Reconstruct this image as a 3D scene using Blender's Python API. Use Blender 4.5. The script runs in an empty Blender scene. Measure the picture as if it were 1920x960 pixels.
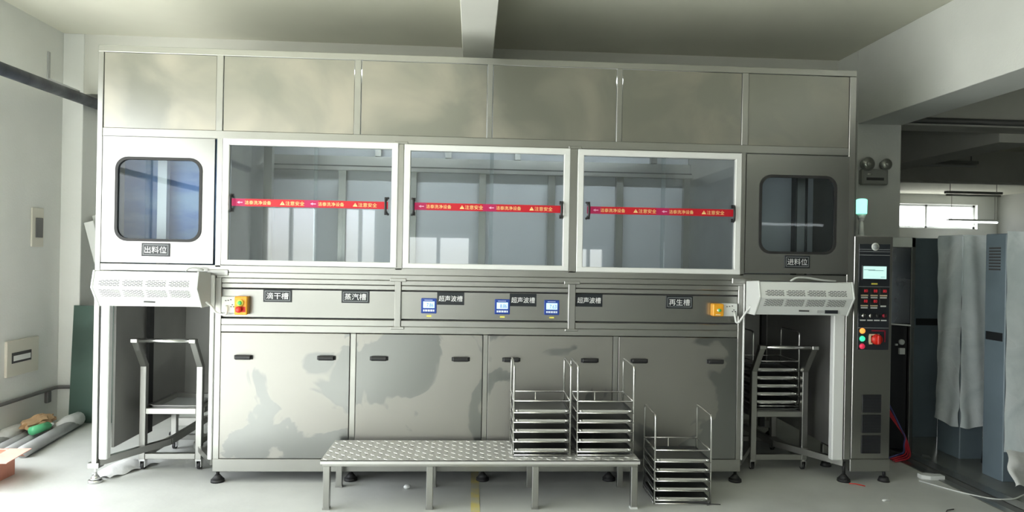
import bpy, bmesh, math, random
from mathutils import Vector, Matrix
random.seed(7)
SC = bpy.context.scene
COL = SC.collection

# ------------------------------------------------------------------ camera
cam = bpy.data.cameras.new('camera'); cam_o = bpy.data.objects.new('camera', cam); COL.objects.link(cam_o)
cam.sensor_width = 36.0; cam.lens = 36.0 * 1300.0 / 1920.0; cam.clip_end = 200
_a, _r = math.radians(3.3), math.radians(1.03)
_f = Vector((math.sin(_a), math.cos(_a), 0)); _h = Vector((math.cos(_a), -math.sin(_a), 0)); _u = _h.cross(_f)
_R = _h * math.cos(_r) + _u * math.sin(_r); _U = -_h * math.sin(_r) + _u * math.cos(_r)
cam_o.matrix_world = Matrix(((_R.x, _U.x, -_f.x, 0.0), (_R.y, _U.y, -_f.y, -4.73), (_R.z, _U.z, -_f.z, 1.55), (0, 0, 0, 1)))
SC.camera = cam_o

# ------------------------------------------------------------------ light: daylight through the windows
SC.view_settings.view_transform = 'Standard'; SC.view_settings.look = 'None'
SC.view_settings.gamma = 1.0; SC.view_settings.use_curve_mapping = False
SC.view_settings.exposure = 0.0
SC.cycles.max_bounces = 10; SC.cycles.diffuse_bounces = 5; SC.cycles.glossy_bounces = 5; SC.cycles.transparent_max_bounces = 16
SC.cycles.sample_clamp_indirect = 6.0
SC.cycles.caustics_reflective = False; SC.cycles.caustics_refractive = False
W = bpy.data.worlds.new('daylight'); SC.world = W; W.use_nodes = True
nt = W.node_tree; nt.nodes.clear()
wo = nt.nodes.new('ShaderNodeOutputWorld'); bg = nt.nodes.new('ShaderNodeBackground')
tc = nt.nodes.new('ShaderNodeTexCoord'); sx = nt.nodes.new('ShaderNodeSeparateXYZ'); rp = nt.nodes.new('ShaderNodeValToRGB')
nt.links.new(tc.outputs['Generated'], sx.inputs[0]); nt.links.new(sx.outputs['Z'], rp.inputs[0])
rp.color_ramp.elements[0].position = 0.0; rp.color_ramp.elements[0].color = (0.72, 0.73, 0.68, 1)
rp.color_ramp.elements[1].position = 0.06; rp.color_ramp.elements[1].color = (0.93, 0.97, 1.0, 1)
nt.links.new(rp.outputs[0], bg.inputs['Color']); bg.inputs['Strength'].default_value = 7.5
nt.links.new(bg.outputs[0], wo.inputs[0])

def portal(loc, rot, sx_, sy_):
    l = bpy.data.lights.new('window_daylight', 'AREA'); l.shape = 'RECTANGLE'; l.size = sx_; l.size_y = sy_
    l.cycles.is_portal = True
    o = bpy.data.objects.new('window_daylight', l); COL.objects.link(o); o.location = loc; o.rotation_euler = rot
sun = bpy.data.lights.new('sun', 'SUN'); sun.energy = 23.0; sun.angle = 0.01; sun.color = (0.97, 1.0, 0.96)
sun_o = bpy.data.objects.new('sun', sun); COL.objects.link(sun_o)
sun_o.rotation_euler = Vector((1.0, -0.75, -1.05)).to_track_quat('-Z', 'Y').to_euler(); sun_o.location = (-8, 6, 9)
# window openings: (wall, a0, a1, z0, z1)
LEFT_WIN = [(-5.8, 0.55, 0.12, 2.95)]
REAR_WIN = [(-3.5, -2.6, 1.0, 2.35), (-2.2, -1.6, 1.0, 2.35), (-1.15, 0.0, 1.3, 1.9), (1.7, 2.3, 1.3, 1.75)]
FAR_WIN = [(11.2, 14.03, 2.53, 3.2)]
XL, XR, YR, YF, ZC = -3.68, 14.6, -7.0, 13.8, 3.47
for y0, y1, z0, z1 in LEFT_WIN: portal((XL - 0.12, (y0 + y1) / 2, (z0 + z1) / 2), (0, -math.pi / 2, 0), z1 - z0, y1 - y0)
for x0, x1, z0, z1 in REAR_WIN: portal(((x0 + x1) / 2, YR - 0.12, (z0 + z1) / 2), (math.pi / 2, 0, 0), x1 - x0, z1 - z0)
for x0, x1, z0, z1 in FAR_WIN: portal(((x0 + x1) / 2, YF + 0.12, (z0 + z1) / 2), (-math.pi / 2, 0, 0), x1 - x0, z1 - z0)

# ------------------------------------------------------------------ materials
def _n(t, typ, **kw):
    n = t.nodes.new(typ)
    for k, v in kw.items(): setattr(n, k, v)
    return n
def mat(name, col, rough=0.5, metal=0.0, var=0.0, vscale=3.0, vcol=None, bump=0.0, bscale=40.0, stretch=(1, 1, 1), rvar=0.0, emit=None, estr=1.0, sharp=False, spec=0.5, thr=(0.4, 0.62), detail=4.0, dist=0.0):
    m = bpy.data.materials.new(name); m.use_nodes = True; t = m.node_tree
    b = t.nodes['Principled BSDF']
    b.inputs['Base Color'].default_value = (*col, 1); b.inputs['Roughness'].default_value = rough; b.inputs['Metallic'].default_value = metal
    b.inputs['Specular IOR Level'].default_value = spec
    if emit: b.inputs['Emission Color'].default_value = (*emit, 1); b.inputs['Emission Strength'].default_value = estr
    if var or rvar or bump:
        tc = _n(t, 'ShaderNodeTexCoord'); mp = _n(t, 'ShaderNodeMapping'); mp.inputs['Scale'].default_value = stretch
        t.links.new(tc.outputs['Object'], mp.inputs[0])
        if var or rvar:
            n = _n(t, 'ShaderNodeTexNoise'); n.inputs['Scale'].default_value = vscale; n.inputs['Detail'].default_value = detail; n.inputs['Distortion'].default_value = dist
            t.links.new(mp.outputs[0], n.inputs['Vector'])
            r = _n(t, 'ShaderNodeValToRGB'); e = r.color_ramp.elements
            e[0].position, e[1].position = thr
            t.links.new(n.outputs['Fac'], r.inputs[0])
            if var:
                c2 = vcol or tuple(max(0, c * (1 - var)) for c in col)
                mx = _n(t, 'ShaderNodeMix', data_type='RGBA'); mx.inputs[6].default_value = (*col, 1); mx.inputs[7].default_value = (*c2, 1)
                t.links.new(r.outputs[0], mx.inputs[0]); t.links.new(mx.outputs[2], b.inputs['Base Color'])
            if rvar:
                mr = _n(t, 'ShaderNodeMapRange'); mr.inputs[3].default_value = rough; mr.inputs[4].default_value = rough + rvar
                t.links.new(r.outputs[0], mr.inputs[0]); t.links.new(mr.outputs[0], b.inputs['Roughness'])
        if bump:
            n2 = _n(t, 'ShaderNodeTexNoise'); n2.inputs['Scale'].default_value = bscale; n2.inputs['Detail'].default_value = 3
            t.links.new(mp.outputs[0], n2.inputs['Vector'])
            bp = _n(t, 'ShaderNodeBump'); bp.inputs['Strength'].default_value = bump; bp.inputs['Distance'].default_value = 0.02
            t.links.new(n2.outputs['Fac'], bp.inputs['Height']); t.links.new(bp.outputs[0], b.inputs['Normal'])
    return m
def glass_mat(name, tint, refl_rough=0.02, ior=1.5, haze=0.0, hazecol=(0.8, 0.85, 0.9)):
    m = bpy.data.materials.new(name); m.use_nodes = True; t = m.node_tree; t.nodes.clear()
    o = _n(t, 'ShaderNodeOutputMaterial'); tr = _n(t, 'ShaderNodeBsdfTransparent'); tr.inputs[0].default_value = (*tint, 1)
    g = _n(t, 'ShaderNodeBsdfGlossy'); g.inputs['Roughness'].default_value = refl_rough
    fr = _n(t, 'ShaderNodeFresnel'); fr.inputs[0].default_value = ior
    mx = _n(t, 'ShaderNodeMixShader'); t.links.new(fr.outputs[0], mx.inputs[0]); 
    if haze:
        d = _n(t, 'ShaderNodeBsdfDiffuse'); d.inputs[0].default_value = (*hazecol, 1)
        m0 = _n(t, 'ShaderNodeMixShader'); m0.inputs[0].default_value = haze
        t.links.new(tr.outputs[0], m0.inputs[1]); t.links.new(d.outputs[0], m0.inputs[2]); t.links.new(m0.outputs[0], mx.inputs[1])
    else: t.links.new(tr.outputs[0], mx.inputs[1])
    t.links.new(g.outputs[0], mx.inputs[2]); t.links.new(mx.outputs[0], o.inputs[0])
    return m
M = {}
M['wall'] = mat('white_plaster', (0.80, 0.815, 0.79), 0.85, var=0.06, vscale=1.5, bump=0.08, bscale=60)
M['wallg'] = mat('grey_plaster', (0.48, 0.49, 0.46), 0.9, var=0.1, vscale=1.0)
M['ceil'] = mat('ceiling_plaster', (0.76, 0.755, 0.65), 0.9, var=0.06, vscale=1.0)
M['beamc'] = mat('beam_plaster', (0.70, 0.70, 0.65), 0.88, var=0.05, vscale=1.5)
M['floor'] = mat('concrete_floor', (0.66, 0.675, 0.65), 0.38, var=0.22, vscale=1.3, bump=0.05, bscale=30, rvar=0.18, thr=(0.35, 0.7), detail=8)
M['floor2'] = mat('coated_floor', (0.20, 0.21, 0.20), 0.16, var=0.3, vscale=1.2, rvar=0.15)
M['yellow'] = mat('floor_strip_yellow', (0.72, 0.62, 0.22), 0.55, var=0.35, vscale=6, vcol=(0.58, 0.56, 0.42))
M['steel'] = mat('brushed_steel', (0.375, 0.375, 0.355), 0.27, 1.0, bump=0.008, bscale=3)
M['tube'] = mat('steel_tube', (0.41, 0.41, 0.39), 0.29, 1.0, rvar=0.05, vscale=40, stretch=(0.2, 1, 0.2), detail=1)
M['upper'] = mat('clouded_steel', (0.31, 0.31, 0.285), 0.30, 1.0, var=0.12, vscale=1.7, vcol=(0.44, 0.415, 0.36), rvar=0.2, bump=0.03, bscale=1.6, thr=(0.42, 0.66), dist=0.6)
M['door'] = mat('stained_steel', (0.35, 0.342, 0.32), 0.42, 1.0, var=0.3, vscale=1.9, vcol=(0.255, 0.26, 0.255), rvar=-0.13, bump=0.012, bscale=2, thr=(0.515, 0.535), detail=4, dist=0.8)
M['inner'] = mat('dull_steel', (0.72, 0.74, 0.76), 0.5, 0.15, rvar=0.15, vscale=3)
M['baysteel'] = mat('bay_steel', (0.40, 0.40, 0.385), 0.40, 0.9, rvar=0.15, vscale=3)
M['traysteel'] = mat('tray_steel', (0.16, 0.165, 0.165), 0.35, 0.9)
M['wire'] = mat('polished_wire', (0.74, 0.74, 0.72), 0.22, 1.0)
M['tread'] = mat('galvanised_tread', (0.70, 0.70, 0.68), 0.40, 0.65, rvar=0.12, vscale=12)
M['alu'] = mat('white_aluminium', (0.74, 0.75, 0.74), 0.38)
M['white'] = mat('white_plastic', (0.72, 0.74, 0.725), 0.45)
M['white2'] = mat('grey_white_plastic', (0.66, 0.68, 0.66), 0.45)
M['whitefilm'] = mat('wrapping_film', (0.86, 0.92, 0.95), 0.25, var=0.25, vscale=2.5, vcol=(0.66, 0.74, 0.77), bump=0.35, bscale=7, rvar=0.2, dist=1.0)
M['black'] = mat('black_plastic', (0.018, 0.018, 0.02), 0.4)
M['rubber'] = mat('black_rubber', (0.02, 0.02, 0.021), 0.6)
M['slot'] = mat('dark_slot', (0.06, 0.06, 0.06), 0.7)
M['sign'] = mat('sign_black', (0.012, 0.016, 0.02), 0.3)
M['signline'] = mat('sign_line', (0.35, 0.37, 0.38), 0.4)
M['letters'] = mat('white_letters', (0.85, 0.86, 0.86), 0.5)
M['tapered'] = mat('red_tape', (0.55, 0.006, 0.02), 0.4)
M['tapemag'] = mat('magenta_tape_patch', (0.46, 0.008, 0.09), 0.4)
M['tapelet'] = mat('yellow_tape_print', (0.95, 0.72, 0.30), 0.5)
M['pink'] = mat('pink_tape_print', (0.80, 0.45, 0.62), 0.5)
M['blue'] = mat('blue_meter', (0.012, 0.05, 0.30), 0.35)
M['lcd'] = mat('lcd_backlight', (0.5, 0.7, 0.9), 0.3, emit=(0.50, 0.74, 1.0), estr=0.75)
M['lcdw'] = mat('meter_keys', (0.75, 0.82, 0.95), 0.4)
M['yellowp'] = mat('yellow_label', (0.85, 0.78, 0.12), 0.5)
M['orange'] = mat('orange_plastic', (0.86, 0.38, 0.02), 0.35)
M['redp'] = mat('red_plastic', (0.62, 0.02, 0.01), 0.35)
M['greenp'] = mat('green_dot', (0.10, 0.55, 0.16), 0.4)
M['lamp_g'] = mat('green_lamp', (0.2, 0.9, 0.6), 0.3, emit=(0.25, 1.0, 0.68), estr=2.2)
M['ind_o'] = mat('orange_indicator', (0.9, 0.3, 0.05), 0.3, emit=(1.0, 0.34, 0.06), estr=1.1)
M['ind_g'] = mat('green_indicator', (0.05, 0.8, 0.4), 0.3, emit=(0.06, 0.9, 0.42), estr=0.9)
M['ind_r'] = mat('red_indicator', (0.75, 0.04, 0.10), 0.3, emit=(0.8, 0.03, 0.09), estr=0.35)
M['screen'] = mat('touch_screen', (0.6, 0.8, 0.78), 0.25, emit=(0.50, 0.82, 0.78), estr=0.75)
M['digits'] = mat('red_digits', (0.6, 0.02, 0.03), 0.4, emit=(0.8, 0.03, 0.05), estr=0.5)
M['panelb'] = mat('panel_black', (0.02, 0.024, 0.03), 0.32)
M['panelr'] = mat('panel_red_mark', (0.30, 0.01, 0.03), 0.4)
M['cream'] = mat('cream_plate', (0.80, 0.66, 0.45), 0.45)
M['pipe'] = mat('dark_pipe', (0.022, 0.03, 0.05), 0.3, var=0.4, vscale=5, rvar=0.2)
M['conduit'] = mat('grey_conduit', (0.12, 0.12, 0.12), 0.45)
M['pvc'] = mat('grey_pvc', (0.42, 0.43, 0.43), 0.4, var=0.2, vscale=4)
M['clearfilm'] = mat('milky_film', (0.78, 0.79, 0.78), 0.3, bump=0.5, bscale=14, var=0.15, vscale=6)
M['card'] = mat('salmon_cardboard', (0.66, 0.30, 0.22), 0.75, var=0.12, vscale=8)
M['cardin'] = mat('salmon_flap', (0.80, 0.46, 0.38), 0.75, var=0.08, vscale=8)
M['brownpaper'] = mat('brown_paper', (0.55, 0.36, 0.20), 0.7, var=0.2, vscale=7, bump=0.5, bscale=9)
M['greenbottle'] = mat('green_bottle', (0.10, 0.48, 0.22), 0.25)
M['elbox'] = mat('beige_box', (0.66, 0.64, 0.56), 0.5)
M['elboxw'] = mat('breaker_window', (0.82, 0.84, 0.82), 0.25)
M['greendark'] = mat('green_sheet', (0.08, 0.13, 0.11), 0.2, var=0.3, vscale=2)
M['bluepanel'] = mat('blue_panel', (0.15, 0.27, 0.55), 0.6, var=0.35, vscale=2.5, vcol=(0.30, 0.44, 0.62), stretch=(1, 1, 3), spec=0.15)
M['bluegrey'] = mat('blue_grey_cabinet', (0.17, 0.22, 0.26), 0.35, var=0.2, vscale=2)
M['darkband'] = mat('dark_band', (0.02, 0.022, 0.025), 0.4)
M['darksteel'] = mat('dark_mirror_steel', (0.46, 0.46, 0.48), 0.2, 1.0, rvar=0.1, vscale=2)
M['redcable'] = mat('red_cable', (0.50, 0.02, 0.04), 0.45)
M['bluecable'] = mat('blue_cable', (0.08, 0.08, 0.25), 0.45)
M['cloth'] = mat('black_cloth', (0.008, 0.008, 0.01), 0.8, bump=0.4, bscale=25)
M['filltube'] = mat('fill_light_tube', (1, 1, 1), 0.4, emit=(0.88, 0.96, 1.0), estr=42.0)  # glow of the added fill tubes behind the upper panels
M['filltube2'] = mat('station_fill_tube', (1, 1, 1), 0.4, emit=(0.88, 0.96, 1.0), estr=14.0)  # weaker glow of the added fill tubes in the stations
M['tubelight'] = mat('fluorescent_tube', (1, 1, 1), 0.4, emit=(0.95, 1.0, 1.0), estr=6.0)
M['chrome'] = mat('chrome', (0.8, 0.8, 0.8), 0.12, 1.0)
M['emerg'] = mat('grey_lamp_body', (0.30, 0.31, 0.29), 0.35)
M['lens'] = mat('lamp_lens', (0.55, 0.56, 0.52), 0.15, 0.6)
M['pane'] = glass_mat('window_glass', (0.90, 0.93, 0.94), haze=0.015, ior=1.65)
M['bluepane'] = glass_mat('station_glass', (0.86, 0.90, 0.93), haze=0.01, ior=1.3)
M['dirt'] = mat('dark_scrap', (0.08, 0.08, 0.08), 0.8)

# ------------------------------------------------------------------ mesh helpers
class MB:
    """collects shapes into one mesh; each shape may carry its own material"""
    def __init__(self, *mats): self.bm = bmesh.new(); self.mats = list(mats)
    def idx(self, m):
        if m is None: return 0
        if m not in self.mats: self.mats.append(m)
        return self.mats.index(m)
    def _add(self, b, m, mtx=None, smooth=False):
        i = self.idx(m)
        for f in b.faces: f.material_index = i; f.smooth = smooth
        me = bpy.data.meshes.new('tmp'); b.to_mesh(me); b.free()
        if mtx is not None: me.transform(mtx)
        self.bm.from_mesh(me); bpy.data.meshes.remove(me); return self
    def box(self, x0, x1, y0, y1, z0, z1, m=None, bev=0.0, seg=1, mtx=None):
        b = bmesh.new(); bmesh.ops.create_cube(b, size=1.0)
        for v in b.verts: v.co = Vector(((x0 + x1) / 2 + v.co.x * (x1 - x0), (y0 + y1) / 2 + v.co.y * (y1 - y0), (z0 + z1) / 2 + v.co.z * (z1 - z0)))
        if bev: bmesh.ops.bevel(b, geom=list(b.edges), offset=bev, segments=seg, affect='EDGES', profile=0.6)
        return self._add(b, m, mtx)
    def bar(self, p0, p1, w, h=None, m=None, up=(0, 0, 1), bev=0.0):
        """rectangular bar from p0 to p1"""
        p0, p1 = Vector(p0), Vector(p1); d = p1 - p0; L = d.length; d.normalize(); h = h or w
        s = d.cross(Vector(up))
        if s.length < 1e-4: s = d.cross(Vector((0, 1, 0)))
        s.normalize(); u = s.cross(d)
        mtx = Matrix(((d.x, s.x, u.x, p0.x), (d.y, s.y, u.y, p0.y), (d.z, s.z, u.z, p0.z), (0, 0, 0, 1)))
        return self.box(0, L, -w / 2, w / 2, -h / 2, h / 2, m, bev, 1, mtx)
    def cyl(self, p0, p1, r, r2=None, m=None, n=20, caps=True):
        p0, p1 = Vector(p0), Vector(p1); d = p1 - p0
        b = bmesh.new(); bmesh.ops.create_cone(b, cap_ends=caps, segments=n, radius1=r, radius2=r if r2 is None else r2, depth=d.length)
        q = Vector((0, 0, 1)).rotation_difference(d.normalized()).to_matrix().to_4x4()
        return self._add(b, m, Matrix.Translation((p0 + p1) / 2) @ q, True)
    def ball(self, c, r, m=None, s=(1, 1, 1), n=16):
        b = bmesh.new(); bmesh.ops.create_uvsphere(b, u_segments=n, v_segments=n // 2, radius=r)
        return self._add(b, m, Matrix.Translation(c) @ Matrix.Diagonal((*s, 1)), True)
    def tube(self, pts, r, m=None, n=8, bend=0.0, seg=4):
        """round wire along a polyline; bend rounds its corners"""
        P = [Vector(p) for p in pts]
        if bend:
            Q = [P[0]]
            for i in range(1, len(P) - 1):
                a, c = (P[i - 1] - P[i]), (P[i + 1] - P[i]); k = min(bend, a.length * .45, c.length * .45)
                A, C = P[i] + a.normalized() * k, P[i] + c.normalized() * k
                for j in range(seg + 1):
                    t = j / seg; Q.append(A * (1 - t) ** 2 + P[i] * 2 * t * (1 - t) + C * t * t)
            P = Q + [P[-1]]
        b = bmesh.new(); rings = []; ref = None
        for i, p in enumerate(P):
            d = (P[min(i + 1, len(P) - 1)] - P[max(i - 1, 0)]).normalized()
            if ref is None: ref = d.orthogonal().normalized()
            ref = (ref - d * ref.dot(d)).normalized(); s = d.cross(ref)
            rings.append([b.verts.new(p + (ref * math.cos(2 * math.pi * k / n) + s * math.sin(2 * math.pi * k / n)) * (r[i] if isinstance(r, (list, tuple)) and len(r) == len(P) else (r if not isinstance(r, (list, tuple)) else r[0]))) for k in range(n)])
        for A, C in zip(rings, rings[1:]):
            for k in range(n): b.faces.new((A[k], A[(k + 1) % n], C[(k + 1) % n], C[k]))
        b.faces.new(rings[0][::-1]); b.faces.new(rings[-1])
        return self._add(b, m, None, True)
    def prism(self, prof, a0, a1, axis='x', m=None, bev=0.0):
        """extrude a closed profile along an axis; prof holds the two other coordinates"""
        def pt(p, a): return {'x': (a, p[0], p[1]), 'y': (p[0], a, p[1]), 'z': (p[0], p[1], a)}[axis]
        b = bmesh.new(); A = [b.verts.new(pt(p, a0)) for p in prof]; C = [b.verts.new(pt(p, a1)) for p in prof]; n = len(prof)
        b.faces.new(A); b.faces.new(C[::-1])
        for k in range(n): b.faces.new((A[k], C[k], C[(k + 1) % n], A[(k + 1) % n]))
        bmesh.ops.recalc_face_normals(b, faces=list(b.faces))
        if bev: bmesh.ops.bevel(b, geom=list(b.edges), offset=bev, segments=1, affect='EDGES')
        return self._add(b, m)
    def ring(self, outer, inner, y0, y1, m=None):
        """plate with a hole in the XZ plane: two outlines of equal count, thick from y0 to y1"""
        b = bmesh.new(); n = len(outer)
        F = [[b.verts.new((p[0], y, p[1])) for p in o] for y in (y0, y1) for o in (outer, inner)]
        of, nf, ob, nb = F
        for k in range(n):
            j = (k + 1) % n
            b.faces.new((of[k], of[j], nf[j], nf[k])); b.faces.new((ob[j], ob[k], nb[k], nb[j]))
            b.faces.new((of[j], of[k], ob[k], ob[j])); b.faces.new((nf[k], nf[j], nb[j], nb[k]))
        bmesh.ops.recalc_face_normals(b, faces=list(b.faces))
        return self._add(b, m)
    def grid(self, fn, nu, nv, m=None, smooth=True):
        b = bmesh.new(); V = [[b.verts.new(fn(i / nu, j / nv)) for j in range(nv + 1)] for i in range(nu + 1)]
        for i in range(nu):
            for j in range(nv): b.faces.new((V[i][j], V[i + 1][j], V[i + 1][j + 1], V[i][j + 1]))
        return self._add(b, m, None, smooth)
    def text(self, s, x, y, z, size, m, width=None, height=None):
        """lettering facing -Y, centred at x,z on plane y"""
        cu = bpy.data.curves.new('lettering', 'FONT'); cu.body = s; cu.size = size; cu.align_x = 'CENTER'; cu.align_y = 'CENTER'; cu.resolution_u = 4
        o = bpy.data.objects.new('lettering', cu); COL.objects.link(o)
        dg = bpy.context.evaluated_depsgraph_get(); me = bpy.data.meshes.new_from_object(o.evaluated_get(dg))
        bpy.data.objects.remove(o); bpy.data.curves.remove(cu)
        xs = [v.co.x for v in me.vertices] or [0]; ys = [v.co.y for v in me.vertices] or [0]
        cx, cy = (min(xs) + max(xs)) / 2, (min(ys) + max(ys)) / 2; w, h = max(xs) - min(xs) or 1, max(ys) - min(ys) or 1
        kx = width / w if width else 1.0; ky = height / h if height else kx
        i = self.idx(m)
        for v in me.vertices: v.co = Vector((x + (v.co.x - cx) * kx, y, z + (v.co.y - cy) * ky))
        for p in me.polygons: p.material_index = i
        self.bm.from_mesh(me); bpy.data.meshes.remove(me); return self
    def build(self, name, parent=None, loc=None, label=None):
        me = bpy.data.meshes.new(name); self.bm.to_mesh(me); self.bm.free()
        for m in self.mats: me.materials.append(m)
        o = bpy.data.objects.new(name, me); COL.objects.link(o)
        if parent is not None: o.parent = parent
        if loc is not None: o.location = loc
        if label: o['label'] = label
        return o
def rrect(x0, x1, z0, z1, r, seg=6):
    P = []
    for cx, cz, a in ((x1 - r, z1 - r, 0), (x0 + r, z1 - r, 90), (x0 + r, z0 + r, 180), (x1 - r, z0 + r, 270)):
        for k in range(seg + 1):
            t = math.radians(a + 90 * k / seg); P.append((cx + r * math.cos(t), cz + r * math.sin(t)))
    return P
def corner_rect(x0, x1, z0, z1, seg=6):
    """same point count as rrect, on a square rectangle"""
    P = []
    for cx, cz, sx_, sz_, vert in ((x1, z1, -1, -1, 1), (x0, z1, 1, -1, 0), (x0, z0, 1, 1, 1), (x1, z0, -1, 1, 0)):
        e = 0.002
        for k in range(seg + 1):
            t = k / seg - 0.5
            if vert: P.append((cx, cz + sz_ * e * -t * 2) if t < 0 else (cx + sx_ * e * t * 2, cz)) if sz_ * sx_ > 0 else P.append((cx, cz))
            else: P.append((cx + sx_ * e * -t * 2, cz) if t < 0 else (cx, cz + sz_ * e * t * 2))
    return P
def tag(o, label, cat, group=None):
    o['label'] = label; o['category'] = cat
    if group: o['group'] = group
    return o
def thing(name, label, cat, loc=(0, 0, 0), rz=0.0, group=None):
    o = bpy.data.objects.new(name, None); o.empty_display_size = 0.1; COL.objects.link(o)
    o.location = loc; o.rotation_euler = (0, 0, rz); return tag(o, label, cat, group)
def struct(o): o['kind'] = 'structure'; return o
def copy_tree(o, parent=None):
    c = o.copy(); COL.objects.link(c)
    if parent is not None: c.parent = parent
    for ch in [x for x in o.children]: copy_tree(ch, c)
    return c

# ------------------------------------------------------------------ the room
def wall_x(name, x0, x1, y0, y1, z0, z1, holes, m):
    """wall lying along Y with openings (a0, a1, z0, z1)"""
    mb = MB(m); cuts = sorted(holes); a = y0
    for h0, h1, hz0, hz1 in cuts:
        if h0 > a: mb.box(x0, x1, a, h0, z0, z1)
        mb.box(x0, x1, h0, h1, z0, hz0); mb.box(x0, x1, h0, h1, hz1, z1); a = h1
    mb.box(x0, x1, a, y1, z0, z1); return struct(mb.build(name))
def wall_y(name, y0, y1, x0, x1, z0, z1, holes, m):
    mb = MB(m); a = x0
    for h0, h1, hz0, hz1 in sorted(holes):
        if h0 > a: mb.box(a, h0, y0, y1, z0, z1)
        mb.box(h0, h1, y0, y1, z0, hz0); mb.box(h0, h1, y0, y1, hz1, z1); a = h1
    mb.box(a, x1, y0, y1, z0, z1); return struct(mb.build(name))
struct(MB(M['floor']).box(XL - .2, XR + .2, YR - .2, YF + .2, -0.1, 0.0).build('floor'))
struct(MB(M['floor2']).box(3.60, 9.0, -2.5, 8.0, -0.01, 0.003).build('floor_coated_area'))
struct(MB(M['ceil']).box(XL - .2, XR + .2, YR - .2, YF + .2, ZC, ZC + 0.15).build('ceiling'))
wall_x('wall_left', XL - 0.22, XL, YR - .2, 2.6, 0, ZC, LEFT_WIN, M['wall'])
wall_y('wall_rear', YR - 0.22, YR, XL - .2, XR + .2, 0, ZC, REAR_WIN, M['wallg'])
wall_y('wall_back', 2.25, 2.45, XL, 3.6, 0, ZC, [], M['wall'])
wall_y('wall_far', YF, YF + 0.2, 3.6, XR + .2, 0, ZC, FAR_WIN, M['wall'])
wall_x('wall_right', XR, XR + 0.2, YR, YF, 0, ZC, [], M['wallg'])
struct(MB(M['wall']).box(3.46, 3.6, 1.9, YF, 0, ZC).build('wall_partition'))
struct(MB(M['wall']).box(XL, -3.50, 1.69, 2.25, 0, ZC, bev=0.004).build('trim_1'))               # column in the far left corner
struct(MB(M['wall']).box(3.46, 3.87, 1.35, 1.95, 0, ZC, bev=0.004).build('trim_2'))              # column behind the control cabinet
struct(MB(M['beamc']).box(XL, 3.46, 1.70, 2.25, 2.935, ZC).build('ceiling_beam_1'))
struct(MB(M['beamc']).box(-0.10, 0.135, YR, 1.70, 3.10, ZC, bev=0.004).build('ceiling_beam_2'))
struct(MB(M['wall']).box(3.46, 3.87, YR, 1.35, 2.80, ZC, bev=0.004).build('ceiling_beam_3'))
struct(MB(M['beamc']).box(3.87, XR, 1.75, 2.05, 2.89, ZC).build('ceiling_beam_4'))
struct(MB(M['beamc']).box(5.35, 5.75, 2.05, 6.5, 2.80, ZC).build('ceiling_beam_5'))
struct(MB(M['beamc']).box(3.6, XR, 6.5, 6.9, 2.95, ZC).build('ceiling_beam_6'))
struct(MB(M['beamc']).box(3.87, XR, -5.0, -4.6, 2.89, ZC).build('ceiling_beam_7'))
struct(MB(M['yellow']).box(0.02, 0.075, -2.5, 0.25, 0.0, 0.0015).build('yellow_strip'))  # thin yellow strip on the floor
mb = MB(M['tube']); mb.box(3.36, 3.42, -2.5, 1.0, 0, 0.006); mb.box(3.50, 3.60, -2.5, 1.0, 0, 0.008); mb.box(3.42, 3.50, -2.5, 1.0, 0, 0.003, M['conduit'])
struct(mb.build('trim_3'))
# window frames (bars stay inside each window's own mesh)
k = 0
for y0, y1, z0, z1 in LEFT_WIN:
    k += 1; mb = MB(M['alu'])
    for a in (y0 + .03, (y0 * 2 + y1) / 3, (y0 + 2 * y1) / 3, y1 - .03): mb.box(XL - .17, XL - .11, a - .03, a + .03, z0, z1)
    for z in (z0 + .03, z1 - .03, z1 - .55): mb.box(XL - .17, XL - .11, y0, y1, z - .03, z + .03)
    struct(mb.build('window_%d' % k))
for (x0, x1, z0, z1), yy in [(w, YR - .14) for w in REAR_WIN] + [(w, YF + .14) for w in FAR_WIN]:
    k += 1; mb = MB(M['alu'])
    for a in (x0 + .03, (x0 + x1) / 2, x1 - .03): mb.box(a - .03, a + .03, yy - .03, yy + .03, z0, z1)
    for z in (z0 + .03, z1 - .03): mb.box(x0, x1, yy - .03, yy + .03, z - .03, z + .03)
    struct(mb.build('window_%d' % k))

# ------------------------------------------------------------------ the cleaning machine
mach = thing('cleaning_machine', 'long stainless steel ultrasonic cleaning machine with three sliding windows filling the hall', 'machine', (0, 0, 0))
T = 0.045
XA, XB = -2.487, 2.680
f = MB(M['tube'])
def px(x0, x1, z0, z1, y0=0.0, y1=T, m=None): f.box(x0, x1, y0, y1, z0, z1, m, 0.003)
D = 1.28
# front uprights
px(XA, XA + 0.035, 0.13, 2.853); px(2.632, XB, 0.16, 2.853)
px(-1.722, -1.677, 2.35, 2.855); px(-1.712, -1.672, 1.44, 2.30); px(-1.705, -1.664, 0.16, 1.372)
px(1.86, 1.906, 2.35, 2.855); px(1.862, 1.896, 1.44, 2.30); px(1.857, 1.890, 0.16, 1.372)
for x0, x1 in ((-0.812, -0.767), (0.085, 0.122), (0.978, 1.016)): px(x0, x1, 2.35, 2.855)
for x0, x1 in ((-0.521, -0.471), (0.661, 0.714)): px(x0, x1, 1.44, 2.30)
for x0, x1 in ((-0.517, -0.474), (0.665, 0.714)): px(x0, x1, 1.055, 1.372, -0.008)
for x0, x1 in ((-0.809, -0.770), (0.086, 0.120), (0.982, 1.019)): px(x0, x1, 0.162, 1.008)
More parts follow.
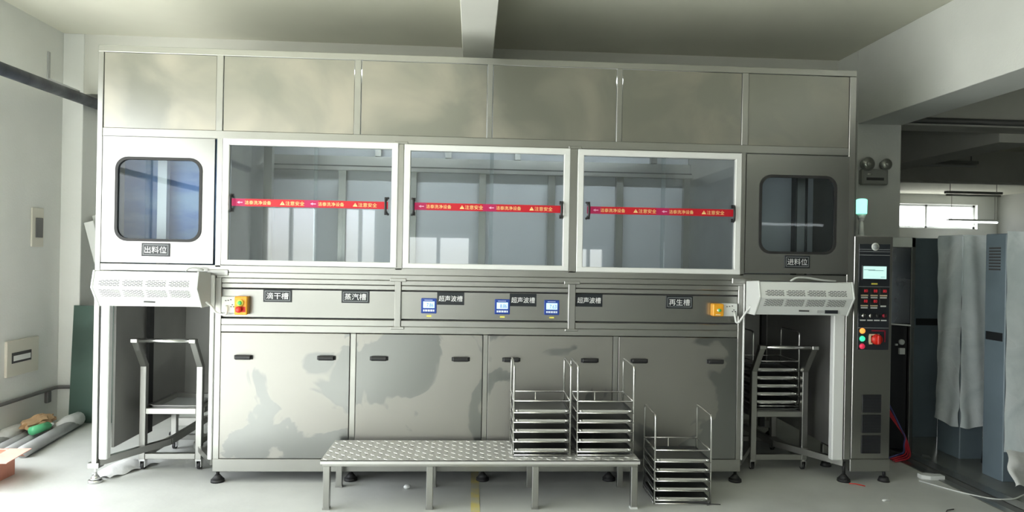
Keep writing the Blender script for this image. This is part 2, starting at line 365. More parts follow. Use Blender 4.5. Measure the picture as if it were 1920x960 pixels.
# front rails
px(XA, XB, 2.853, 2.897); px(XA + .035, 2.632, 2.296, 2.352)
px(XA + .035, 2.632, 1.408, 1.455); px(-1.70, 1.89, 1.371, 1.407)
for x0, x1 in ((-1.664, -0.517), (-0.474, 0.665), (0.714, 1.857)):
    px(x0, x1, 1.337, 1.369); px(x0, x1, 1.304, 1.335, 0.004); px(x0, x1, 1.058, 1.100)
px(-1.664, 1.857, 1.010, 1.057)
f.box(-1.705, 1.892, 0.0, 0.05, 0.075, 0.160, None, 0.003)
# welded joint plates
for x in (-1.69, 1.88): f.box(x - .07, x + .07, -0.006, 0.01, 1.385, 1.425, None, 0.004)
for x in (-0.495, 0.69):
    f.box(x - .055, x + .055, -0.011, 0.0, 1.362, 1.385, None, 0.003); f.box(x - .045, x + .045, -0.011, 0.0, 1.040, 1.058, None, 0.003); f.box(x - .04, x + .05, -0.006, 0.0, 2.292, 2.312, None, 0.003)
# rear and side tubes
for x in (XA + .02, -1.69, 1.875, XB - .025):
    f.box(x - T / 2, x + T / 2, D - T, D, 0.1, 2.853)
    f.box(x - T / 2, x + T / 2, T + .001, D - T - .001, 2.856, 2.894); f.box(x - T / 2, x + T / 2, T, D - T, 1.40, 1.45)
f.box(XA, XB, D - T, D, 2.853, 2.897)
f.build('main_frame', mach)
# interior framing seen through the panes
g = MB(M['tube'])
for i in range(6):
    x = -1.10 + 0.59 * i; g.box(x - .03, x + .03, 1.17, 1.225, 1.40, 2.285)
    if i % 2 == 0 or i == 1: g.box(x + .27, x + .32, 1.17, 1.225, 2.37, 2.85)
g.box(-1.70, 1.87, 1.165, 1.225, 2.285, 2.365); g.box(-1.70, 1.87, 1.10, 1.165, 2.24, 2.27); g.box(-1.70, 1.87, 1.12, 1.2, 2.272, 2.283, M['darkband'])
for x in (-1.55, ): g.box(x - .03, x + .03, 0.6, 0.66, 1.40, 2.85)
g.build('inner_frame', mach)
MB(M['inner']).box(-1.70, 1.87, 1.226, 1.24, 0.3, 2.88).build('back_panel', mach)
MB(M['inner']).box(-1.68, 1.86, 0.05, 1.22, 1.385, 1.40).build('deck_panel', mach)
MB(M['inner']).box(XA + .04, XB - .05, 0.05, D - .05, 2.856, 2.866).build('roof_panel', mach)
for x0, x1 in ((-1.712, -1.702), (1.872, 1.882)): MB(M['baysteel']).box(x0, x1, 0.05, 1.22, 1.40, 2.85).build('partition_panel', mach)
for x in (XA + .004, XB - .012): MB(M['baysteel']).box(x, x + .008, 0.04, 1.24, 1.40, 2.853).build('side_panel', mach)
for x0 in (-1.55, 0.15):  # added fill lights, hidden by the upper panels, to brighten the interior
    MB(M['white2']).box(x0, x0 + 1.5, 0.10, 0.15, 2.815, 2.85).cyl((x0 + .03, 0.125, 2.80), (x0 + 1.47, 0.125, 2.80), .016, None, M['filltube'], 12).build('fill_light', mach)
for x0 in (-2.36, 2.0):  # shorter added fill lights to brighten the two stations
    MB(M['white2']).box(x0, x0 + .5, 0.08, 0.13, 2.815, 2.85).cyl((x0 + .02, 0.105, 2.80), (x0 + .48, 0.105, 2.80), .014, None, M['filltube2'], 12).build('fill_light', mach)
# upper panels
for x0, x1 in ((-2.452, -1.722), (-1.677, -0.812), (-0.767, 0.085), (0.122, 0.978), (1.016, 1.860), (1.906, 2.632)):
    MB(M['upper']).box(x0 + .003, x1 - .003, 0.008, 0.02, 2.354, 2.851).build('upper_panel', mach)
# end stations: doors with round-cornered panes
def station(x0, x1, z0, z1, wx0, wx1, wz0, wz1, name_x, name_z, word, m):
    seg = 6
    outer = corner_rect(x0, x1, z0, z1, seg); inner = rrect(wx0, wx1, wz0, wz1, 0.075, seg)
    p = MB(m); p.ring(outer, inner, -0.006, 0.02); d = p.build('station_door', mach)
    q = MB(M['rubber']); q.ring(rrect(wx0 - .012, wx1 + .012, wz0 - .012, wz1 + .012, 0.082, seg), rrect(wx0 + .006, wx1 - .006, wz0 + .006, wz1 - .006, 0.07, seg), -0.012, 0.012)
    q.build('gasket', d)
    g = MB(M['bluepane']); g.prism(rrect(wx0 + .004, wx1 - .004, wz0 + .004, wz1 - .004, 0.07, seg), 0.0, 0.004, 'y'); g.build('pane', d)
    plate(name_x, name_z, 0.182, 0.088, word, -0.012, d, 'frame')
    return d
def plate(x, z, w, h, word, y, parent, style='plain', label=None):
    s = MB(M['sign']); s.box(x - w / 2, x + w / 2, y, y + 0.006, z - h / 2, z + h / 2, M['sign'], 0.001)
    if style == 'frame':
        t = 0.0025; e = 0.010
        for a0, a1, b0, b1 in ((x - w / 2 + e, x + w / 2 - e, z + h / 2 - e - t, z + h / 2 - e), (x - w / 2 + e, x + w / 2 - e, z - h / 2 + e, z - h / 2 + e + t), (x - w / 2 + e, x - w / 2 + e + t, z - h / 2 + e, z + h / 2 - e), (x + w / 2 - e - t, x + w / 2 - e, z - h / 2 + e, z + h / 2 - e)):
            s.box(a0, a1, y - .0006, y, b0, b1, M['signline'])
    n = len(word); s.text(word, x, y - .001, z, 0.05, M['letters'], width=w * (0.78 if n == 3 else 0.88), height=h * (0.52 if n == 3 else 0.46))
    return s.build('name_plate', parent, label=label)
station(-2.444, -1.722, 1.462, 2.294, -2.349, -1.812, 1.615, 2.150, -2.092, 1.549, '出料位', M['steel'])
station(1.898, 2.634, 1.462, 2.290, 2.003, 2.534, 1.610, 2.138, 2.268, 1.545, '进料位', M['steel'])
# lift columns and panels inside the two stations
s = MB(M['alu']); s.box(-2.18, -2.118, 0.20, 0.25, 1.42, 2.6); s.build('lift_column', mach)
s = MB(M['bluepanel']); s.box(-2.45, -1.73, 0.30, 0.312, 1.40, 2.70); s.build('lift_panel', mach, label='blue panel with paler patches')  # blue panel mottled with a paler blue
s = MB(M['tube']); s.box(2.36, 2.42, 0.20, 0.25, 1.42, 2.6); s.box(2.345, 2.358, 0.19, 0.26, 1.42, 2.6, M['rubber']); s.box(2.422, 2.435, 0.19, 0.26, 1.42, 2.6, M['rubber']); s.build('lift_column', mach)
s = MB(M['inner']); s.box(1.91, 2.58, 0.40, 0.412, 1.40, 2.70); s.build('lift_panel', mach)
# sliding windows
def sliding(x0, x1, z0, z1, hl, hr):
    fw = 0.043
    w = MB(M['alu'])
    w.box(x0, x1, -0.014, 0.035, z1 - fw, z1, None, 0.004); w.box(x0, x1, -0.014, 0.035, z0, z0 + fw * .8, None, 0.004)
    w.box(x0, x0 + fw, -0.013, 0.034, z0 + .01, z1 - .01, None, 0.004); w.box(x1 - fw, x1, -0.013, 0.034, z0 + .01, z1 - .01, None, 0.004)
    fr = w.build('sliding_window', mach); xm = (x0 + x1) / 2 + .02
    MB(M['pane']).box(x0 + .03, xm + .02, 0.004, 0.009, z0 + .02, z1 - .02).build('pane', fr)
    MB(M['pane']).box(xm - .005, x1 - .03, 0.016, 0.021, z0 + .02, z1 - .02).build('pane', fr)
    for x, s_ in ((hl, 1), (hr, -1)):
        h = MB(M['black']); zc = 1.872
        h.tube([(x - s_ * .012, 0.012, zc + .055), (x, -0.03, zc + .045), (x, -0.034, zc), (x, -0.03, zc - .045), (x - s_ * .012, 0.012, zc - .055)], 0.0085, bend=0.02)
        h.box(x - .011, x + .011, -0.003, 0.003, zc + .036, zc + .06); h.box(x - .011, x + .011, -0.003, 0.003, zc - .06, zc - .036)
        h.build('handle', fr)
    t = MB(M['tapered']); a0, a1 = hl - .008, hr + .012; zc = 1.876; y = -0.0015; h = 0.05
    t.box(a0, a1, y, 0.003, zc - h / 2, zc + h / 2)
    L = a1 - a0
    for k_ in range(2):
        b = a0 + 0.035 + k_ * 0.478 * L / 1.03
        if b > a1 - .1: break
        c = L / 1.03
        t.box(b - .035, b + .06 * c, y - .0004, y, zc - h / 2, zc + h / 2, M['tapemag'])
        t.prism([(b + .005, zc), (b + .022 * c, zc + .009), (b + .022 * c, zc - .009)], y - .0009, y - .0005, 'y', M['pink']); t.box(b + .02 * c, b + .042 * c, y - .0009, y - .0005, zc - .003, zc + .003, M['pink'])
        t.text('洁泰洗净设备', b + .142 * c, y - .001, zc, 0.03, M['tapelet'], width=.172 * c, height=.026)
        t.prism([(b + .285 * c, zc - .012), (b + .317 * c, zc - .012), (b + .301 * c, zc + .013)], y - .001, y - .0005, 'y', M['tapelet'])
        t.box(b + .2995 * c, b + .3025 * c, y - .0016, y - .0011, zc - .004, zc + .006, M['tapered'])
        t.text('注意安全', b + .383 * c, y - .001, zc, 0.03, M['tapelet'], width=.124 * c, height=.028)
    t.build('caution_tape', fr, label='red caution tape with yellow print')
sliding(-1.668, -0.508, 1.457, 2.301, -1.606, -0.586)
sliding(-0.468, 0.662, 1.455, 2.294, -0.400, 0.604)
sliding(0.714, 1.862, 1.450, 2.292, 0.793, 1.806)
# control fascia, plates, meters, sockets
fas = [MB(M['steel']).box(x0, x1, 0.032, 0.036, 1.098, 1.305, M['slot']).box(x0, x1, 0.018, 0.030, 1.110, 1.294).build('fascia_panel', mach) for x0, x1 in ((-1.664, -0.517), (-0.474, 0.665), (0.714, 1.857))]
plate(-1.300, 1.254, 0.187, 0.084, '滴干槽', 0.010, fas[0], 'frame'); plate(-0.782, 1.255, 0.185, 0.084, '蒸汽槽', 0.010, fas[0], 'frame')
plate(-0.140, 1.252, 0.184, 0.086, '超声波槽', 0.010, fas[1]); plate(0.355, 1.249, 0.184, 0.086, '超声波槽', 0.010, fas[1])
plate(0.811, 1.254, 0.186, 0.088, '超声波槽', 0.010, fas[2]); plate(1.444, 1.249, 0.188, 0.086, '再生槽', 0.010, fas[2], 'frame')
for x, val in ((-0.287, '7.86'), (0.213, '8.86'), (0.553, '7.63')):
    b = MB(M['blue']); b.box(x - .052, x + .052, 0.006, 0.02, 1.150, 1.252, None, 0.003)
    b.box(x - .03, x + .025, 0.0052, 0.006, 1.239, 1.242, M['lcdw']); b.box(x - .038, x + .038, 0.004, 0.006, 1.163, 1.176, M['lcdw'])
    for kk in range(4): b.box(x - .028 + kk * .018, x - .025 + kk * .018, 0.0035, 0.004, 1.163, 1.176, M['blue'])
    o = b.build('power_meter', fas[1], label='blue meter')
    sc = MB(M['lcd']); sc.box(x - .038, x + .038, 0.004, 0.006, 1.187, 1.231); sc.text(val, x + .008, 0.0035, 1.207, 0.03, M['blue'], width=.045, height=.026); sc.build('display', o)
    yl = MB(M['yellowp']); yl.box(x - .015, x + .018, 0.017, 0.018, 1.126, 1.136); yl.build('tag_label', fas[1], label='small yellow tag')
e = MB(M['orange']); e.box(-1.565, -1.482, -0.045, 0.018, 1.128, 1.250, None, 0.006)
e.box(-1.556, -1.492, -0.046, -0.045, 1.146, 1.182, M['redp'])
eo = e.build('emergency_stop_box', fas[0], label='orange push button box')
b = MB(M['yellowp']); b.cyl((-1.524, -0.045, 1.208), (-1.524, -0.062, 1.208), .022); b.cyl((-1.524, -0.062, 1.208), (-1.524, -0.072, 1.208), .014, .012, M['greenp']); b.build('button', eo)
b = MB(M['redp']); b.cyl((-1.528, -0.045, 1.165), (-1.528, -0.07, 1.165), .014); b.cyl((-1.528, -0.07, 1.165), (-1.528, -0.082, 1.165), .022, .018); b.build('button', eo)
e = MB(M['orange']); e.box(1.664, 1.740, -0.045, 0.018, 1.160, 1.246, None, 0.006); e.box(1.682, 1.715, -0.0465, -0.045, 1.168, 1.174, M['cream']); eo = e.build('emergency_stop_box', fas[2], label='orange push button box')
b = MB(M['greenp']); b.cyl((1.706, -0.045, 1.202), (1.706, -0.06, 1.202), .012, .010); b.cyl((1.698, -0.045, 1.202), (1.698, -0.058, 1.202), .008, None, M['letters']); b.build('button', eo)
for x0, x1, z0, z1, pk, fi in ((-1.660, -1.565, 1.138, 1.246, -1.626, 0), (1.742, 1.848, 1.158, 1.247, 1.822, 2)):
    s = MB(M['white']); s.box(x0, x1, -0.012, 0.018, z0, z1, None, 0.004)
    for kx, kz in ((.25, .72), (.42, .74), (.6, .78), (.62, .35), (.8, .35), (.71, .47)): s.box(x0 + (x1 - x0) * kx, x0 + (x1 - x0) * kx + .010, -0.0128, -0.012, z0 + (z1 - z0) * kz, z0 + (z1 - z0) * kz + .006, M['slot'])
    s.build('socket_box', fas[fi], label='white socket box')
# lower doors with black pull handles
for x0, x1, hs in ((-1.664, -0.809, (-1.511, -0.965)), (-0.770, 0.086, (-0.614, -0.064)), (0.120, 0.982, (0.280, 0.820)), (1.019, 1.857, (1.164, 1.700))):
    d = MB(M['door']); d.box(x0 + .003, x1 - .003, -0.002, 0.018, 0.165, 1.006, None, 0.002); do = d.build('cabinet_door', mach)
    for x in hs:
        h = MB(M['black']); h.prism([(-0.034, 0.836), (-0.034, 0.850), (-0.026, 0.858), (-0.002, 0.858), (-0.002, 0.830), (-0.014, 0.826), (-0.026, 0.828)], x - .052, x + .052, 'x', bev=.004)
        h.box(x - .062, x + .062, -0.008, -0.002, 0.828, 0.856, None, .003); h.build('handle', do)
# side walls of the two loading bays, guides and rear panels
for nm, x0, x1 in (('left', -2.388, -2.372), ('mid', -1.700, -1.690), ('rmid', 1.895, 1.905), ('right', 2.60, 2.615)):
    MB(M['baysteel']).box(x0, x1, 0.06, 1.22, 0.22, 1.385).build('side_panel', mach)
for x0, x1 in ((-2.440, -2.386), (-1.738, -1.708), (1.893, 1.908), (2.545, 2.625)): MB(M['alu']).box(x0, x1, -0.004, 0.05, 0.155, 1.40, None, 0.006).build('door_guide', mach)
for x0, x1 in ((-2.45, -1.72), (1.90, 2.62)):
    s = MB(M['baysteel']); s.box(x0, x0 + .30, 1.20, 1.215, 0.2, 1.40); s.box(x0 + .31, x1, 1.215, 1.23, 0.2, 1.40); s.build('back_panel', mach)
    MB(M['inner']).box(x0, x1, 0.05, 1.2, 1.385, 1.398).build('deck_panel', mach)
for x0, x1, y0, y1 in ((-2.372, -2.35, 0.50, 0.57), (2.36, 2.40, 0.78, 0.82)): MB(M['rubber']).box(x0, x1, y0, y1, 0.2, 1.385).build('dark_gap_and_post', mach)  # left: black strip painting the wall's dark gap; right: black post
for pts, w_, h_ in ((((-2.45, 0.02, 0.135), (-2.16, 0.42, 0.165), (-2.16, 1.15, 0.165)), .04, .045), (((-1.71, 0.02, 0.135), (-1.96, 0.38, 0.155), (-1.96, 1.15, 0.155)), .03, .04), (((2.645, 0.02, 0.135), (2.33, 0.42, 0.16), (2.30, 1.15, 0.16)), .04, .045), (((1.89, 0.02, 0.135), (2.07, 0.30, 0.155)), .03, .04)):
    r = MB(M['tube'])
    for p_, q_ in zip(pts, pts[1:]): r.bar(p_, q_, w_, h_)
    r.build('cart_guide', mach)
for x0, x1 in ((-2.45, -1.71), (1.90, 2.64)): MB(M['tube']).box(x0, x1, 1.15, 1.2, 0.1, 0.16).build('rear_rail', mach)
for x, y, m in ((-2.468, 0.022, 'chrome'), (-1.678, 0.03, 'rubber'), (-0.80, 0.06, 'rubber'), (0.10, 0.06, 'rubber'), (0.98, 0.06, 'rubber'), (1.868, 0.03, 'rubber'), (2.652, 0.03, 'rubber'), (-2.468, 1.25, 'rubber'), (-1.69, 1.25, 'rubber'), (1.87, 1.25, 'rubber'), (2.652, 1.25, 'rubber')):
    h = MB(M[m]); h.cyl((x, y, 0), (x, y, 0.018), .045, .043); h.cyl((x, y, 0.018), (x, y, 0.05), .04, .014); h.cyl((x, y, 0.04), (x, y, 0.14), .011, None, M['rubber' if m == 'rubber' else 'chrome'])
    if m == 'chrome': h.box(x - .035, x + .035, y - .035, y + .035, .10, .135, M['tube'])
    h.build('levelling_foot', mach)

# ------------------------------------------------------------------ control cabinet with its signal lamp
cc = thing('control_cabinet', 'tall narrow stainless control cabinet with black panel of screen, meters and red switch', 'control cabinet', (2.68, 0, 0))
b = MB(M['steel']); b.box(0.005, 0.285, 0.0, 0.42, 0.165, 1.735, None, 0.004); b.box(0.0, 0.29, 0.0, 0.03, 0.075, 0.165, M['tube'], 0.004); b.box(0, 0.29, 0.38, 0.42, 0.075, 0.165, M['tube'], 0.004)
b.build('body', cc)
p = MB(M['panelb']); p.box(0.035, 0.262, -0.006, 0.0, 0.935, 1.680, None, 0.002)
for z in (1.640, 1.625, 1.600, 1.378, 1.088): p.box(0.038, 0.259, -0.008, -0.006, z, z + .003, M['signline'])
p.cyl((0.152, -0.006, 1.661), (0.152, -0.009, 1.661), .028, None, M['white2'], 24); p.cyl((0.152, -0.009, 1.661), (0.152, -0.0095, 1.661), .019, None, M['signline'], 24)
p.box(0.128, 0.172, -0.0075, -0.006, 1.395, 1.405, M['yellowp'])
po = p.build('operator_panel', cc)
s = MB(M['panelb']); s.box(0.055, 0.242, -0.012, -0.006, 1.425, 1.53, None, .003); s.box(0.064, 0.232, -0.0135, -0.012, 1.435, 1.523, M['screen'])
for z, a0, a1 in ((1.497, .068, .15), (1.492, .10, .21), (1.448, .19, .222)): s.box(a0, a1, -0.0142, -0.0135, z, z + .003, M['bluegrey'])
s.build('touch_screen', po)
for i, (x, z) in enumerate(((.078, 1.334), (.148, 1.334), (.216, 1.334), (.078, 1.262), (.148, 1.262), (.216, 1.262))):
    m_ = MB(M['black']); m_.box(x - .028, x + .028, -0.011, -0.006, z - .010, z + .034, None, .002)
    if i < 5: m_.text('88' if i % 2 else '80', x + .008, -0.0115, z + .016, .03, M['digits'], width=.026, height=.02)
    if i < 5: m_.box(x - .026, x + .026, -0.0105, -0.006, z - .020, z - .012, M['cream'])
    m_.box(x - .024 * (1 if i < 5 else .8), x + .024 * (1 if i < 5 else .8), -0.0095, -0.006, z - .036 + (0 if i < 5 else .012), z - .026 + (0 if i < 5 else .012), M['white2']); m_.build('temperature_meter', po)
for x, mm in ((.070, 'wire'), (.122, 'wire'), (.172, 'black'), (.222, 'panelr')):
    m_ = MB(M[mm]); m_.cyl((x, -0.006, 1.176), (x, -0.02, 1.176), .014, .013); m_.box(x - .003, x + .003, -0.026, -0.02, 1.163, 1.189, M['black']); m_.box(x - .02, x + .02, -0.0075, -0.006, 1.139, 1.147, M['white2']); m_.build('selector_switch', po)
for z, mm in ((1.068, 'ind_o'), (1.013, 'ind_g'), (0.960, 'ind_r')):
    m_ = MB(M[mm]); m_.cyl((.068, -0.006, z), (.068, -0.014, z), .020, .018); m_.ball((.068, -.014, z), .017, None, (1, .4, 1)); m_.build('indicator_lamp', po)
m_ = MB(M['panelr']); m_.box(.135, .235, -0.008, -0.006, 1.066, 1.074); m_.box(.228, .236, -0.008, -0.006, .990, 1.074); m_.box(.115, .128, -0.014, -0.006, .975, 1.047, M['cream']); m_.box(.115, .19, -0.012, -0.006, 1.037, 1.047, M['cream']); m_.box(.115, .14, -0.012, -0.006, .975, .985, M['cream'])
m_.cyl((.168, -0.006, 1.010), (.168, -0.03, 1.010), .038, .036, M['redp'], 28); m_.box(.158, .178, -0.05, -0.03, .978, 1.042, M['redp'], .004); m_.build('main_switch', po)
for z0 in (0.492, 0.350, 0.205):
    v = MB(M['slot']); v.box(.078, .218, -0.004, 0.0, z0, z0 + .128, M['black'], .003)
    for kk in range(11): v.box(.084, .212, -0.006, -0.003, z0 + .008 + kk * .0108, z0 + .010 + kk * .0108, M['panelb'])
    v.build('ventilation_grille', cc)
for x, y in ((.265, .03), (.265, .39), (.03, .39)):
    MB(M['rubber']).cyl((x, y, 0), (x, y, .03), .04, .03).cyl((x, y, .03), (x, y, .08), .01).build('levelling_foot', cc)
sl = thing('signal_lamp', 'green lit signal lamp on a white stem atop the control cabinet', 'signal lamp', (2.80, 0.12, 1.735))
MB(M['white2']).cyl((0, 0, 0), (0, 0, .012), .034).cyl((0, 0, .012), (0, 0, .115), .022, .012).build('stem', sl)
MB(M['white2']).cyl((0, 0, .115), (0, 0, .165), .020, .031).build('holder', sl)
MB(M['lamp_g']).cyl((0, 0, .165), (0, 0, .265), .036, .037).ball((0, 0, .265), .036, None, (1, 1, .25)).build('lamp_lens', sl, label='glowing green lens')

# ------------------------------------------------------------------ air curtains under the stations
def air_curtain(label, loc, sticker):
    t = thing('air_curtain', label, 'air curtain', loc, 0, 'air curtains over the loading bays')
    L = 0.655; prof = [(0.0, 0.215), (-0.20, 0.225), (-0.225, 0.12), (-0.14, 0.0), (0.0, 0.0)]
    MB(M['white']).prism(prof, 0.012, L - .012, 'x', bev=.004).build('housing', t)
    for x0, x1 in ((0, .012), (L - .012, L)):
        MB(M['white2'] if x0 else M['white']).prism([(0.0, 0.220), (-0.203, 0.230), (-0.230, 0.12), (-0.143, -0.004), (0.0, -0.004)], x0, x1, 'x', bev=.003).build('end_cap', t)
    for zone in range(2):
        g_ = MB(M['white2'])
        A, B = ((-0.2035, 0.195), (-0.2235, 0.131)) if zone == 0 else ((-0.2195, 0.110), (-0.187, 0.063))
        def P(x, s): return (x, A[0] + (B[0] - A[0]) * s, A[1] + (B[1] - A[1]) * s)
        nrm = Vector((0, (B[1] - A[1]), -(B[0] - A[0]))).normalized()
        if nrm.y > 0: nrm = -nrm
        for sec in range(4):
            xa = 0.045 + sec * 0.143
            b_ = bmesh.new(); off = nrm * .001
            vs = [b_.verts.new(Vector(P(x, s)) + off) for x, s in ((xa, 0), (xa + .128, 0), (xa + .128, 1), (xa, 1))]; b_.faces.new(vs); g_._add(b_, M['white2'])
            rows = 8 if zone == 0 else 7
            for r_ in range(rows):
                s0 = (r_ + .3) / rows; s1 = (r_ + .80) / rows
                n_ = 5; w_ = .128 / n_
                for c_ in range(n_):
                    xs = xa + c_ * w_ + (w_ * .5 if r_ % 2 else 0); xe = min(xs + w_ * .8, xa + .127)
                    b_ = bmesh.new(); off = nrm * .0018
                    vs = [b_.verts.new(Vector(P(x, s)) + off) for x, s in ((xs, s0), (xe, s0), (xe, s1), (xs, s1))]; b_.faces.new(vs); g_._add(b_, M['slot'])
        g_.build('intake_grille' if zone == 0 else 'lower_grille', t)
    b_ = MB(M['slot'])
    def lowp(x, s): return Vector((x, -0.187 + .047 * s - .003, 0.063 - .063 * s - .002))
    b_.bar(lowp(.30, .48), lowp(.37, .50), .004, .010)
    if sticker: b_.bar(lowp(.43, .55), lowp(.50, .55), .004, .018, M['pvc']); b_.bar(lowp(.48, .55), lowp(.57, .55), .005, .024, M['panelb'])
    b_.build('badge', t)
    s_ = MB(M['tube']); s_.box(.03, .09, -0.02, 0.0, .03, .2); s_.box(L - .09, L - .03, -0.02, 0, .03, .2); s_.build('mounting_bracket', t)
    return t
air_curtain('white air curtain below the door marked 出料位, beside the white wall', (-2.385, -0.012, 1.185), False)
air_curtain('white air curtain with a dark sticker, beside the control cabinet', (1.905, -0.012, 1.185), True)
def cable(name, pts, r, m, label, cat='cable', bend=.05, group=None):
    return tag(MB(M[m]).tube(pts, r, bend=bend, seg=6).build(name), label, cat, group)
cable('power_cable', [(-1.726, -0.11, 1.215), (-1.70, -0.08, 1.19), (-1.68, -0.045, 1.135), (-1.62, -0.04, 1.125), (-1.612, -0.035, 1.16), (-1.625, -0.016, 1.185)], .0075, 'white', 'white plugged in cable hanging beside the box with two buttons near the white wall')
cable('power_cable', [(1.905, -0.10, 1.24), (1.89, -0.07, 1.20), (1.845, -0.045, 1.118), (1.828, -0.04, 1.12), (1.822, -0.035, 1.16), (1.822, -0.016, 1.19)], .0075, 'white', 'white plugged in cable hanging beside the orange box with one green dot')
cable('power_cable', [(-1.86, -0.10, 1.412), (-1.845, -0.09, 1.435), (-1.80, -0.07, 1.438), (-1.765, -0.05, 1.420)], .006, 'white', 'short white cable lying on top of the air curtain by the white wall')
cable('power_cable', [(2.18, -0.10, 1.412), (2.22, -0.10, 1.438), (2.30, -0.09, 1.438), (2.42, -0.08, 1.42), (2.52, -0.06, 1.415)], .007, 'white', 'white cable arching over the air curtain beside the control cabinet')

# ------------------------------------------------------------------ step platform
sp = thing('step_platform', 'long low stainless step platform with raised tread plate in front of the machine', 'step platform', (0.085, -0.50, 0))
BL, BD, BH = 1.945, 0.45, 0.302
d = MB(M['tread']); d.box(-BL / 2, BL / 2, -0.012, BD, BH - .004, BH); d.box(-BL / 2, BL / 2, -0.012, -0.008, BH - .022, BH)
nx, ny = 43, 10
for i in range(nx):
    for j in range(ny):
        cx = -BL / 2 + BL * (i + .5) / nx; cy = BD * (j + .5) / ny - .008; a = math.radians(45 if (i + j) % 2 else -45)
        l_ = .021; w_ = .006
        ca, sa = math.cos(a), math.sin(a); b = bmesh.new()
        pts = [(l_, 0), (0, w_), (-l_, 0), (0, -w_)]
        lo = [b.verts.new((cx + u * ca - v * sa, cy + u * sa + v * ca, BH)) for u, v in pts]
        hi = [b.verts.new((cx + u * .6 * ca - v * .55 * sa, cy + u * .6 * sa + v * .55 * ca, BH + .0028)) for u, v in pts]
        b.faces.new(hi)
        for q in range(4): b.faces.new((lo[q], lo[(q + 1) % 4], hi[(q + 1) % 4], hi[q]))
        d._add(b, None)
d.build('tread_deck', sp)
r = MB(M['tube']); z1 = BH - .005
r.box(-BL / 2 + .01, BL / 2 - .01, 0.0, .035, z1 - .035, z1, None, .002); r.box(-BL / 2 + .01, BL / 2 - .01, BD - .04, BD - .005, z1 - .035, z1, None, .002)
for x in (-BL / 2 + .01, -.33, .31, BL / 2 - .045): r.box(x, x + .035, .035, BD - .04, z1 - .035, z1)
r.build('apron_frame', sp)
for x in (-.957, -.337, .308, .922):
    for y in (.0, BD - .045):
        l_ = MB(M['tube']); l_.box(x, x + .040, y + .001, y + .041, 0.006, z1 - .034, None, .003); l_.box(x - .002, x + .042, y, y + .042, 0, .012, M['white2'] if x > .9 and y < .1 else M['tube']); l_.build('leg', sp)

# ------------------------------------------------------------------ wire tray racks
def rack():
    t = thing('tray_rack', 'x', 'tray rack')
    w, dp, h, zr = .355, .31, .565, .343; r_ = .0062
    f_ = MB(M['wire'])
    for x in (0, w): f_.tube([(x, 0, .004), (x, 0, h), (x, dp, h + .006), (x, dp, .004)], r_, bend=.028)
    for y in (0, dp): f_.tube([(0, y, zr), (w, y, zr)], r_ * .85); f_.tube([(0, y, .006), (w, y, .006)], r_ * .85)
    for x in (0, w): f_.tube([(x, 0, zr), (x, dp, zr)], r_ * .85); f_.tube([(x, 0, .006), (x, dp, .006)], r_ * .85)
    f_.tube([(w * .46, dp, zr), (w * .46, dp, .01)], r_ * .6)
    f_.build('wire_frame', t)
    for k_ in range(5):
        z = .030 + k_ * .0605
        s_ = MB(M['traysteel']); s_.box(.006, w - .006, .004, dp - .004, z, z + .0025)
        s_.box(.012, w - .012, .0, .004, z + .002, z + .017, M['wire']); s_.box(.012, w - .012, dp - .004, dp, z, z + .014)
        for x in (.006, w - .009): s_.box(x, x + .003, .004, dp - .004, z, z + .016)
        s_.tube([(0, -.003, z - .002), (w, -.003, z - .002)], .0042, M['wire'])
        for x in (0, w): s_.tube([(x, 0, z - .002), (x, dp, z - .002)], .0045, M['wire'])
        for x in (.022, w - .022): s_.cyl((x - .008, -.004, z + .010), (x + .008, -.004, z + .010), .007, None, M['wire'], 10)
        s_.build('tray', t)
    return t
rk = rack()
spots = [((0.277, -0.42, BH + .003), 0, 'wire tray rack at the middle of the step platform, beside its twin'), ((0.677, -0.42, BH + .003), 0, 'wire tray rack standing at the outer end of the step platform'), ((1.174, -0.42, 0), -.03, 'wire tray rack standing on the floor beside the step platform'), ((2.118, 0.36, 0.452), 0, 'wire tray rack loaded on the cart under the air curtain')]
for i, (loc, rz, lab) in enumerate(spots):
    o = rk if i == 0 else copy_tree(rk); o.location = loc; o.rotation_euler = (0, 0, rz); o['label'] = lab; o['group'] = 'wire tray racks'

